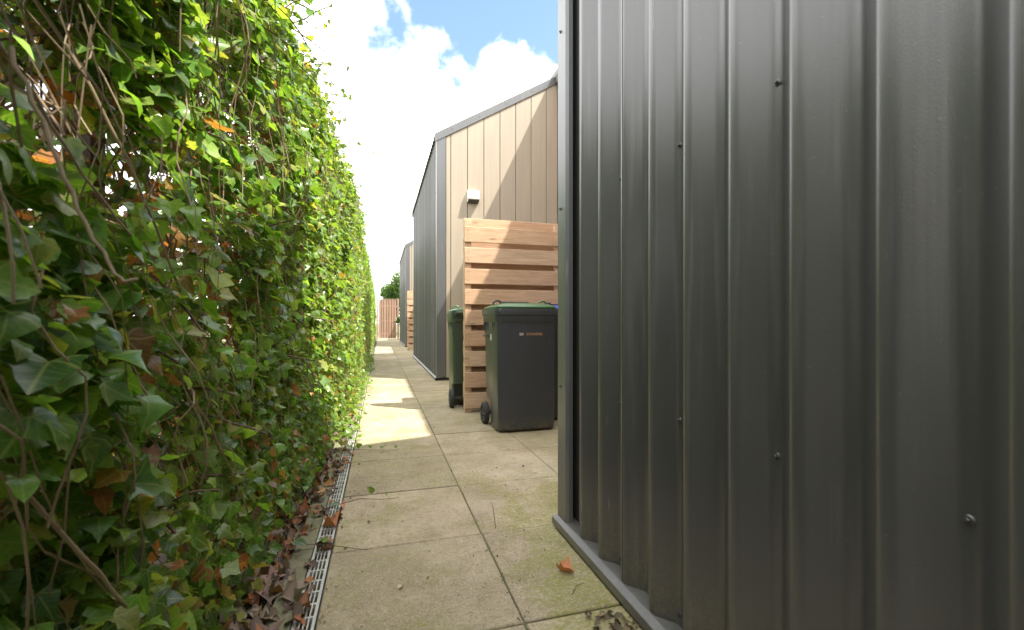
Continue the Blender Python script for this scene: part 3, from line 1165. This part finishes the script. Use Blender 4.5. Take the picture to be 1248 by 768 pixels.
def scatter(n, y0, y1, zlo=0.02, deep=0.13, dens=True):
    P, D = [], []
    while len(P) < n:
        y = random.uniform(y0, y1)
        z = random.uniform(zlo, 3.1)
        if z > top_z(y):
            continue
        d = random.expovariate(1 / deep)
        if d > 0.5:
            continue
        if z < 0.4 and random.random() < 0.55 * (0.4 - z) / 0.4 + .05:
            continue
        if dens:
            k = n3(y * 2.6, z * 2.6, d * 3 + 7)
            lo = min(1, max(0, (1.3 - z) / .6)) * min(1, max(0, (3.2 - y) / 1.5))
            nr = min(1, max(0, (4.5 - y) / 2))
            if random.random() > 0.80 - .16 * nr - .16 * lo + (1.0 + .7 * nr) * k:
                continue
        x = face_x(y, z) - d + random.gauss(0, .018)
        if z > 2.4:
            x -= random.random() ** 2 * 0.12
        r = math.sqrt(x * x + y * y + (z - CAM_H) ** 2)
        if r < 0.50:
            continue
        P.append((x, y, z))
        D.append(d)
    return np.array(P), np.array(D)


def ivy_leaves(name, n, y0, y1, mat, V, F, s_med, stalks, deep=0.13, yellow=0.0, curl=.25, dens=True):
    P, D = scatter(n, y0, y1, deep=deep, dens=dens)
    n = len(P)
    size = np.clip(rng.lognormal(math.log(s_med), .28, n), .022, .082)
    nor = unit(np.c_[rng.normal(.62, .38, n), rng.normal(-.12, .42, n), rng.normal(.62, .40, n)])
    ang = rng.normal(0, .85, n)
    tip = np.c_[rng.normal(.12, .35, n), np.sin(ang) * .9, -np.cos(ang)]
    tip = unit(tip - (tip * nor).sum(1, keepdims=True) * nor)
    tint = pick(GREENS, n, [.20, .26, .22, .10, .14, .08]) * 1.28
    if yellow:
        f = rng.uniform(.4, 1, (n, 1)) * yellow
        tint = tint * (1 - f) + np.array([[.20, .25, .06]]) * f
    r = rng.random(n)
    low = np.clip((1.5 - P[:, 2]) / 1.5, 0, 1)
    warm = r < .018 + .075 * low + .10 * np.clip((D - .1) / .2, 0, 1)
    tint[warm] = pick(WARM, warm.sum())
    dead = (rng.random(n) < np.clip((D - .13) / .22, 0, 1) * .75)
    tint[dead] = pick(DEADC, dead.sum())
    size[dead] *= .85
    st = None
    if stalks:
        st = P + np.c_[-rng.uniform(.03, .09, n), rng.normal(0, .03, n), rng.normal(-.005, .035, n)]
    o = leaf_mesh(name, P, tip, nor, size, tint, mat, hedge, V, F, curl, .12, st)
    hfin(o)
    return o


ivy_leaves('foliage', 3000, -3.4, 0.15, M['ivy'], LEAF_V, LEAF_F, .075, False, .12)
ivy_leaves('foliage', 6200, 0.15, 1.5, M['ivy'], LEAF_V, LEAF_F, .050, True, .14)
ivy_leaves('foliage', 8000, 1.5, 3.4, M['ivy'], LEAF_V, LEAF_F, .048, True, .13)
# old brown leaves hanging inside
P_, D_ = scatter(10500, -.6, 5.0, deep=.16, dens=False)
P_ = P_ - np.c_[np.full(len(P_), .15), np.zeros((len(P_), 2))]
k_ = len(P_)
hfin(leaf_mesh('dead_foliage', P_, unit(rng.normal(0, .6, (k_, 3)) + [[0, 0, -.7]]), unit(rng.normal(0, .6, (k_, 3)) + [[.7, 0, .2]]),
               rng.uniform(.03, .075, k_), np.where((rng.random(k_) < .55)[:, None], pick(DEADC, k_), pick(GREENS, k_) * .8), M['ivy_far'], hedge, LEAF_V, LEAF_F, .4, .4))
ivy_leaves('foliage', 17000, 3.2, 7.5, M['ivy'], LEAF_V, LEAF_F, .047, False, .10, .25)
ivy_leaves('foliage', 42000, 7.5, 27.2, M['ivy_far'], SIMP_V, SIMP_F, .05, False, .075, .5)


def stem_path(y, z, dy, length, off, n=12, sag=.0, wob=.05):
    """a vine creeping along the hedge face"""
    pts = []
    ph = random.uniform(0, 9)
    for i in range(n):
        t = i / (n - 1)
        yy = y + dy * t * length
        zz = z - length * t * (1 - abs(dy) * .3) - sag * t * t
        zz = max(zz, .02)
        o = off + wob * n3(t * 2.2 + ph, y, z)
        pts.append((face_x(yy, zz) + o, yy + .035 * n3(t * 3 + ph, 5, z), zz + .03 * n3(t * 3, ph, 2)))
    return pts


# thick woody vines, each its own part
for i in range(34):
    y = random.uniform(-.2, 8)
    z = random.uniform(1.2, 2.6)
    L = random.uniform(.8, 2.4)
    pts = stem_path(y, z, random.uniform(.0, .55), L, random.uniform(-.22, -.05), 16, 0, .10)
    pts = [p for p in pts if Vector((p[0], p[1], p[2] - CAM_H)).length > .42]
    if len(pts) < 4:
        continue
    r = random.uniform(.0025, .006)
    m = MB().tube(pts, [r * (1 - .5 * k / len(pts)) for k in range(len(pts))], 6)
    hfin(m.build('vine_stem', M['stem'], hedge, smooth=True))
# fine hanging vines
m = MB()
for i in range(900):
    y = .3 + 12 * random.random() ** 1.5
    z = random.uniform(.25, 2.65)
    L = random.uniform(.2, .9)
    pts = stem_path(y, z, random.uniform(-.05, .75), L, random.uniform(-.07, .045), 8, .0, .07)
    if min(Vector((p[0], p[1], p[2] - CAM_H)).length for p in pts) < .42:
        continue
    m.tube(pts, random.uniform(.0010, .0023), 4, False)
o = hfin(m.build('fine_vines', M['stem_pale'], hedge))
o['kind'] = 'stuff'
# inner mass of dry twigs
m = MB()
for i in range(2600):
    y = -.5 + 12 * random.random() ** 1.3
    z = random.uniform(.0, 2.5)
    L = random.uniform(.15, .6)
    pts = stem_path(y, z, random.uniform(-.7, .9), L, random.uniform(-.36, -.07), 5, 0, .2)
    if min(Vector((p[0], p[1], p[2] - CAM_H)).length for p in pts) < .45:
        continue
    m.tube(pts, random.uniform(.0012, .0035), 4, False)
o = hfin(m.build('dry_twigs', M['stem'], hedge))
o['kind'] = 'stuff'

# sprigs reaching out of the face and the top, with their own leaves
SP, ST, SN, SS = [], [], [], []
m = MB()
for i in range(330):
    if i < 150:
        y = .9 + 17 * random.random() ** 1.5
        z = top_z(y) - random.uniform(-.02, .25)
        d = Vector((random.uniform(.25, 1), random.uniform(-.4, .7), random.uniform(.0, .8)))
        L = random.uniform(.12, .36)
    else:
        y = 1.2 + 14 * random.random() ** 1.4
        z = random.uniform(.25, 2.5)
        d = Vector((random.uniform(.5, 1), random.uniform(-.3, .8), random.uniform(-.5, .5)))
        L = random.uniform(.06, .2)
    d.normalize()
    if y > 4.5:
        L *= .5
    p = Vector((face_x(y, z) - .06, y, z))
    pts = [p]
    for k in range(6):
        d = (d + Vector((random.gauss(0, .12), random.gauss(0, .12), -.11 + random.gauss(0, .1)))).normalized()
        p = p + d * (L / 5)
        pts.append(p.copy())
    if min((Vector(q) - cam.location).length for q in pts) < .5:
        continue
    m.tube(pts, [.0048 * (1 - .07 * k) for k in range(7)], 4, False)
    for k in range(1, 7):
        if random.random() < .75:
            SP.append(pts[k]); SS.append(random.uniform(.034, .06) * (1.1 - .08 * k))
            ST.append((random.gauss(.2, .5), random.gauss(0, .6), random.gauss(-.5, .5)))
            SN.append((random.gauss(.4, .5), random.gauss(-.2, .5), random.gauss(.7, .4)))
hfin(m.build('sprig_stems', M['twig'], hedge))['kind'] = 'stuff'
n = len(SP)
hfin(leaf_mesh('sprig_leaves', np.array([tuple(p) for p in SP]), unit(np.array(ST)), unit(np.array(SN)), np.array(SS),
               pick(GREENS, n, [.05, .15, .25, .0, .3, .25]), M['ivy'], hedge, LEAF_V, LEAF_F, .2, .2))

# thick bare shoots leaning out close by
near_shoots = [
    [(-.45, .73, 1.27), (-.428, .733, 1.205), (-.40, .728, 1.13), (-.378, .724, 1.07), (-.352, .72, 1.01), (-.337, .72, .985), (-.326, .722, .977), (-.312, .725, .979)],
    [(-.52, .62, 1.46), (-.50, .70, 1.36), (-.47, .80, 1.24), (-.46, .90, 1.16), (-.44, 1.0, 1.08)],
    [(-.60, .80, .78), (-.52, .84, .70), (-.47, .88, .58), (-.45, .95, .46), (-.44, 1.04, .34)],
    [(-.56, .66, .66), (-.50, .68, .56), (-.47, .72, .46), (-.45, .74, .36)],
    [(-.62, 1.0, 1.55), (-.54, 1.08, 1.38), (-.50, 1.18, 1.20), (-.47, 1.30, 1.0), (-.45, 1.38, .86)],
    [(-.58, 1.35, .95), (-.52, 1.42, .8), (-.47, 1.5, .62), (-.44, 1.6, .45), (-.42, 1.68, .3)],
]
for i, pts in enumerate(near_shoots):
    fine = []
    for a, b in zip(pts, pts[1:]):
        for k in range(3):
            fine.append(Vector(a).lerp(Vector(b), k / 3) + Vector((random.gauss(0, .0012),) * 3))
    fine.append(Vector(pts[-1]))
    r0 = (.0030, .0030, .004, .0042, .0035, .0035)[i]
    m = MB().tube(fine, [r0 * (1 - .35 * k / len(fine)) for k in range(len(fine))], 7)
    hfin(m.build('vine_stem', M['stem_pale'], hedge, smooth=True))

# garden fence the ivy climbs on: posts and wires behind the leaves
for k in range(11):
    y = 1.56 + (k - 1) * 2.45
    p = empty('fence_post', (-.80, y, 0))
    m = MB().box(-.035, .035, -.035, .035, -.02, 2.42)
    m.build('post_shaft', M['post_wood'], p, bevel=.004)
    MB().box(-.04, .04, -.04, .04, 2.422, 2.44).build('post_cap', M['post_wood'], p)
    tag(p, 'dark wooden post buried in the ivy hedge', 'post', 'posts inside the ivy hedge')

# ------------------------------------------------------------------ leaf litter, fallen leaves, twigs
n = 3400
yy = .2 + 9 * rng.random(n) ** 1.4
xx = -.345 - np.abs(rng.normal(0, .20, n))
sp_ = rng.random(n) < .10
xx[sp_] = rng.uniform(-.36, -.20, sp_.sum()) - rng.random(sp_.sum()) * .05
hh = rng.uniform(0, .045, n) * np.clip((-.33 - xx) / .1, .05, 1)
P = np.c_[xx, yy, np.where(sp_, .012, .002 + hh)]
nor = unit(np.c_[rng.normal(0, .45, n), rng.normal(0, .45, n), np.ones(n)])
tip = unit(np.c_[rng.normal(0, 1, (n, 2)), rng.normal(0, .2, n)])
tint = pick(np.array([(.13, .095, .075), (.19, .135, .10), (.09, .065, .05), (.27, .20, .155), (.30, .12, .05), (.34, .15, .06)]), n, [.25, .25, .16, .16, .10, .08])
lit = leaf_mesh('leaf_litter', P, tip, nor, rng.uniform(.025, .065, n), tint, M['dead_leaf'], None, LEAF_V, LEAF_F, 1.0, .85, None, .13)
tag(lit, 'brown dry leaf litter heaped at the foot of the ivy', 'leaf litter', None, 'stuff')


def fallen(label, x, y, z, size, rz, tint, tilt=.2, fold=.6, curl=.6, group=None, stalk=True):
    P = np.array([(0., 0., 0.)])
    tip = unit(np.array([(math.cos(rz), math.sin(rz), tilt * .3)]))
    nor = unit(np.array([(random.gauss(0, tilt), random.gauss(0, tilt), 1)]))
    st = P - tip * size * .55 + np.array([[0, 0, .006]]) if stalk else None
    o = leaf_mesh('fallen_leaf', P, tip, nor, np.array([size]), np.array([tint]), M['dead_leaf'], None, LEAF_V, LEAF_F, curl, fold, st, .05)
    mn = min(v.co.z for v in o.data.vertices)
    o.location = (x, y, z - mn + .001)
    return tag(o, label, 'leaf', group)


fallen('curled orange leaf lying on the mossy slab beside the metal flashing', .64, 1.575, .0, .06, R(-50), (.46, .17, .075), .35, .8, .5)
fl = [(-.26, 1.40, .055, 20, (.20, .12, .085), 'greyish brown leaf lying across the nearest gratings'),
      (-.225, 1.44, .045, 100, (.16, .10, .07), None), (-.235, 1.27, .04, 60, (.40, .15, .055), None),
      (-.235, 1.73, .035, 150, (.40, .16, .06), None), (-.225, 1.98, .04, 10, (.42, .16, .07), None),
      (-.205, 2.03, .034, 80, (.30, .13, .06), None), (-.22, 2.22, .04, 200, (.44, .17, .08), None), (-.2, 2.28, .036, 30, (.36, .15, .07), None),
      (-.195, 2.42, .04, 300, (.46, .19, .11), None), (-.24, 2.50, .035, 250, (.33, .12, .05), None),
      (-.30, 2.35, .045, 140, (.40, .16, .06), None), (-.215, 3.1, .04, 40, (.36, .14, .06), None), (-.205, 3.2, .035, 190, (.30, .12, .05), None),
      (-.235, 3.28, .04, 99, (.40, .15, .06), None), (-.20, 3.36, .036, 320, (.42, .18, .08), None), (-.23, 3.02, .035, 120, (.44, .2, .06), None)]
for (x, y, s_, rz, c, lab) in fl:
    if lab:
        fallen(lab, x, y, .003, .072, R(rz), c, .2, .4, .5)
    else:
        fallen('small orange or brown leaf dropped on the drain gratings', x, y, .003, s_, R(rz), c, .3, .6, .6, 'leaves on the drain')

fallen('pale curled scrap of leaf lying alone on the left slab', .06, 1.62, .001, .022, R(40), (.5, .46, .36), .3, .8, .8, None, False)


def trailing(name, label, pts, r, leaves, cat='ivy shoot'):
    root = empty(name, pts[0])
    b = Vector(pts[0])
    fine = []
    for a, c in zip(pts, pts[1:]):
        for k in range(3):
            fine.append(Vector(a).lerp(Vector(c), k / 3) - b)
    fine.append(Vector(pts[-1]) - b)
    MB().tube(fine, [r * (1 - .5 * k / len(fine)) for k in range(len(fine))], 5).build('shoot', M['twig'], root, smooth=True)
    if leaves:
        P = np.array([Vector(q[:3]) - b for q in leaves])
        k = len(P)
        leaf_mesh('shoot_leaves', P, unit(np.c_[rng.normal(.6, .5, (k, 1)), rng.normal(0, .6, (k, 1)), rng.normal(.0, .3, (k, 1))]),
                  unit(np.c_[rng.normal(0, .5, (k, 2)), np.ones(k)]), np.array([q[3] for q in leaves]), pick(GREENS, k, [.2, .3, .3, .1, .1, .0]), M['ivy'], root)
    tag(root, label, cat)
    return root


trailing('ivy_shoot', 'long thin ivy shoot trailing over the drain onto the paving', [(-.42, 2.2, .05), (-.30, 2.25, .05), (-.2, 2.34, .045), (-.1, 2.42, .035), (.0, 2.42, .02), (.09, 2.45, .008)], .0024,
         [(-.06, 2.42, .075, .04), (.02, 2.43, .045, .028), (-.22, 2.33, .06, .045), (-.30, 2.24, .06, .05)])
trailing('ivy_shoot', 'short ivy shoot creeping over the grating in front of the longer one', [(-.45, 1.95, .06), (-.33, 1.96, .05), (-.22, 1.97, .03), (-.12, 1.95, .012), (-.05, 1.92, .008)], .002,
         [(-.23, 2.0, .04, .05), (-.33, 1.97, .06, .055), (-.4, 1.9, .07, .05)])
trailing('ivy_shoot', 'ivy shoot with small upright leaves at the edge of the sunlit paving', [(-.35, 3.42, .05), (-.2, 3.40, .03), (-.06, 3.38, .02), (.06, 3.36, .015), (.13, 3.36, .012)], .002,
         [(-.14, 3.4, .045, .038), (-.07, 3.4, .045, .032), (.02, 3.38, .04, .035), (.1, 3.37, .03, .024), (-.22, 3.4, .05, .05)])
trailing('twig', 'thin straight dry twig lying on the mossy slab near the metal corner', [(.495, 1.98, .004), (.515, 2.08, .006), (.535, 2.19, .004), (.545, 2.26, .006)], .0016, None, 'twig')
trailing('twig', 'small bent twig on the slab left of the curled orange leaf', [(.62, 1.42, .004), (.655, 1.46, .007), (.69, 1.475, .004)], .0012, None, 'twig')
# low skirt of ivy hanging over the litter and an added, unseen patch of orange leaves
n = 1700
yy = rng.uniform(.55, 4.2, n)
zz = rng.uniform(.02, .42, n)
P = np.c_[-.50 + .11 * rng.random(n) - .05 * rng.random(n) + .10 * np.clip((yy - 1.9) / 2, 0, 1), yy, zz]
hfin(leaf_mesh('skirt_leaves', P, unit(np.c_[rng.normal(.3, .4, n), rng.normal(0, .6, n), rng.normal(-.6, .4, n)]), unit(np.c_[rng.normal(.6, .4, n), rng.normal(-.1, .4, n), rng.normal(.6, .4, n)]),
               rng.uniform(.032, .056, n), np.where((rng.random(n) < .1)[:, None], pick(WARM, n), pick(GREENS, n, [.2, .26, .22, .1, .14, .08])), M['ivy'], hedge))
n = 420  # orange patch added out of view so the metal wall reflects a warm glow
P = np.c_[rng.normal(-.43, .03, n), rng.normal(-.28, .15, n), rng.normal(1.42, .17, n)]
hfin(leaf_mesh('added_orange_leaves', P, unit(np.c_[rng.normal(.0, .3, n), rng.normal(0, .4, n), rng.normal(-1, .4, n)]), unit(np.c_[rng.normal(1, .3, n), rng.normal(0, .3, n), rng.normal(.5, .3, n)]),
               rng.uniform(.035, .062, n), pick(WARM, n) * 1.3, M['ivy'], hedge))
# low ivy spreading over the drain further along
n = 900
yy = rng.uniform(3.5, 12, n); 
xx = -.30 + np.abs(rng.normal(0, .055, n)) + rng.normal(0, .03, n)
P = np.c_[xx, yy, rng.uniform(.02, .16, n) * np.clip((-.05 - xx) / .25, .15, 1)]
hfin(leaf_mesh('creeping_leaves', P, unit(np.c_[rng.normal(.4, .6, n), rng.normal(0, .7, n), rng.normal(-.1, .4, n)]), unit(np.c_[rng.normal(.2, .4, n), rng.normal(0, .4, n), np.ones(n)]),
               rng.uniform(.028, .055, n), pick(GREENS, n, [.1, .2, .25, .0, .25, .2]), M['ivy'], hedge))
# debris by the flashing, bottom of the view
n = 85
P = np.c_[rng.normal(.70, .035, n), rng.normal(1.235, .045, n), rng.uniform(.002, .018, n)]
P = P[P[:, 0] < .742]; n = len(P)
deb = leaf_mesh('moss_debris', P, unit(np.c_[rng.normal(0, 1, (n, 2)), rng.normal(0, .2, n)]), unit(np.c_[rng.normal(0, .6, (n, 2)), np.ones(n)]),
                rng.uniform(.008, .028, n), pick(np.array([(.10, .08, .035), (.14, .11, .06), (.07, .05, .03), (.25, .2, .12)]), n), M['dead_leaf'], None, SIMP_V, SIMP_F)
tag(deb, 'clump of dry moss and leaf scraps against the metal base flashing', 'debris', None, 'stuff')


n = 420
P = np.c_[rng.uniform(-.19, .95, n), rng.uniform(.9, 4.5, n), np.full(n, .004)]
k = rng.random(n) < .55
P[k, 0] = np.where(rng.random(k.sum()) < .5, -.185 + np.abs(rng.normal(0, .05, k.sum())), .425 + rng.normal(0, .012, k.sum()))
P = P[~((P[:, 0] > .74) & (P[:, 1] < 1.95))]
n = len(P)
grit = leaf_mesh('grit', P, unit(np.c_[rng.normal(0, 1, (n, 2)), rng.normal(0, .15, n)]), unit(np.c_[rng.normal(0, .5, (n, 2)), np.ones(n)]),
                 rng.lognormal(math.log(.006), .45, n), pick(np.array([(.12, .09, .05), (.2, .16, .09), (.07, .055, .03), (.32, .27, .18), (.09, .11, .03)]), n), M['dead_leaf'], None, SIMP_V, SIMP_F)
tag(grit, 'tiny crumbs of leaf and grit scattered over the slabs and along the joints', 'grit', None, 'stuff')


# ------------------------------------------------------------------ tree and shrub beyond
def tree(name, label, cat, x, y, h, r, zc, n, leaf, trunk=.09):
    root = empty(name, (x, y, 0))
    m = MB()
    m.tube([(0, 0, -.05), (.03, .02, h * .3), (-.02, .05, h * .55), (.05, 0, h * .85)], [trunk, trunk * .8, trunk * .5, trunk * .15], 8)
    cents = []
    for k in range(26):
        a = random.uniform(0, 6.28); e = random.uniform(-1.0, 1.2)
        rr = r * random.uniform(.35, .95)
        c = Vector((math.cos(a) * rr * math.cos(e), math.sin(a) * rr * math.cos(e), zc + rr * math.sin(e) * .95))
        cents.append((c, random.uniform(.2, .42) * r))
        m.tube([(0, 0, h * random.uniform(.25, .5)), c * .5 + Vector((0, 0, h * .22)), c], [trunk * .3, trunk * .2, .008], 5)
    m.build('trunk', M['stem'], root, smooth=True)
    P = []
    while len(P) < n:
        c, q = random.choice(cents)
        v = Vector((random.gauss(0, 1), random.gauss(0, 1), random.gauss(0, 1))).normalized() * q * random.random() ** .4
        p = c + v
        P.append(tuple(p))
    P = np.array(P)
    P[:, 2] = np.maximum(P[:, 2], .05)
    n = len(P)
    leaf_mesh('crown', P, unit(rng.normal(0, 1, (n, 3)) + [[0, 0, -.4]]), unit(rng.normal(0, .6, (n, 3)) + [[0, 0, .7]]), rng.uniform(.7, 1.3, n) * leaf,
              pick(np.array([(.06, .13, .025), (.085, .165, .03), (.045, .10, .025), (.12, .19, .04)]), n), M['ivy_far'], root, SIMP_V, SIMP_F)
    tag(root, label, cat)
    return root


tree('garden_tree', 'bushy green tree rising above the gate at the end of the path', 'tree', 2.55, 41, 5.8, 2.5, 3.3, 22000, .14)
tree('garden_shrub', 'narrow green shrub squeezed between the gate and the farthest house', 'shrub', 1.04, 26.3, 2.2, .24, 1.1, 3000, .06, .03)
# unseen board fence added behind the camera to darken the metal wall's ribs
bf = empty('added_board_fence', (-1.2, -1.9, 0))
tag(bf, 'unseen dark board fence added behind the camera to darken the metal wall', 'fence')
m = MB()
for i in range(20):
    m.box(i * .1, i * .1 + .097, 0, .02, .05, 1.9)
m.build('added_fence_boards', M['post_wood'], bf)
for x in (0, .95, 1.9):
    MB().box(x, x + .08, -.085, -.001, 0, 1.92).build('post', M['post_wood'], bf)
tree('garden_tree', 'low rounded tree in the garden behind the ivy hedge', 'tree', -6.5, 16, 4.2, 1.6, 2.6, 4000, .12)
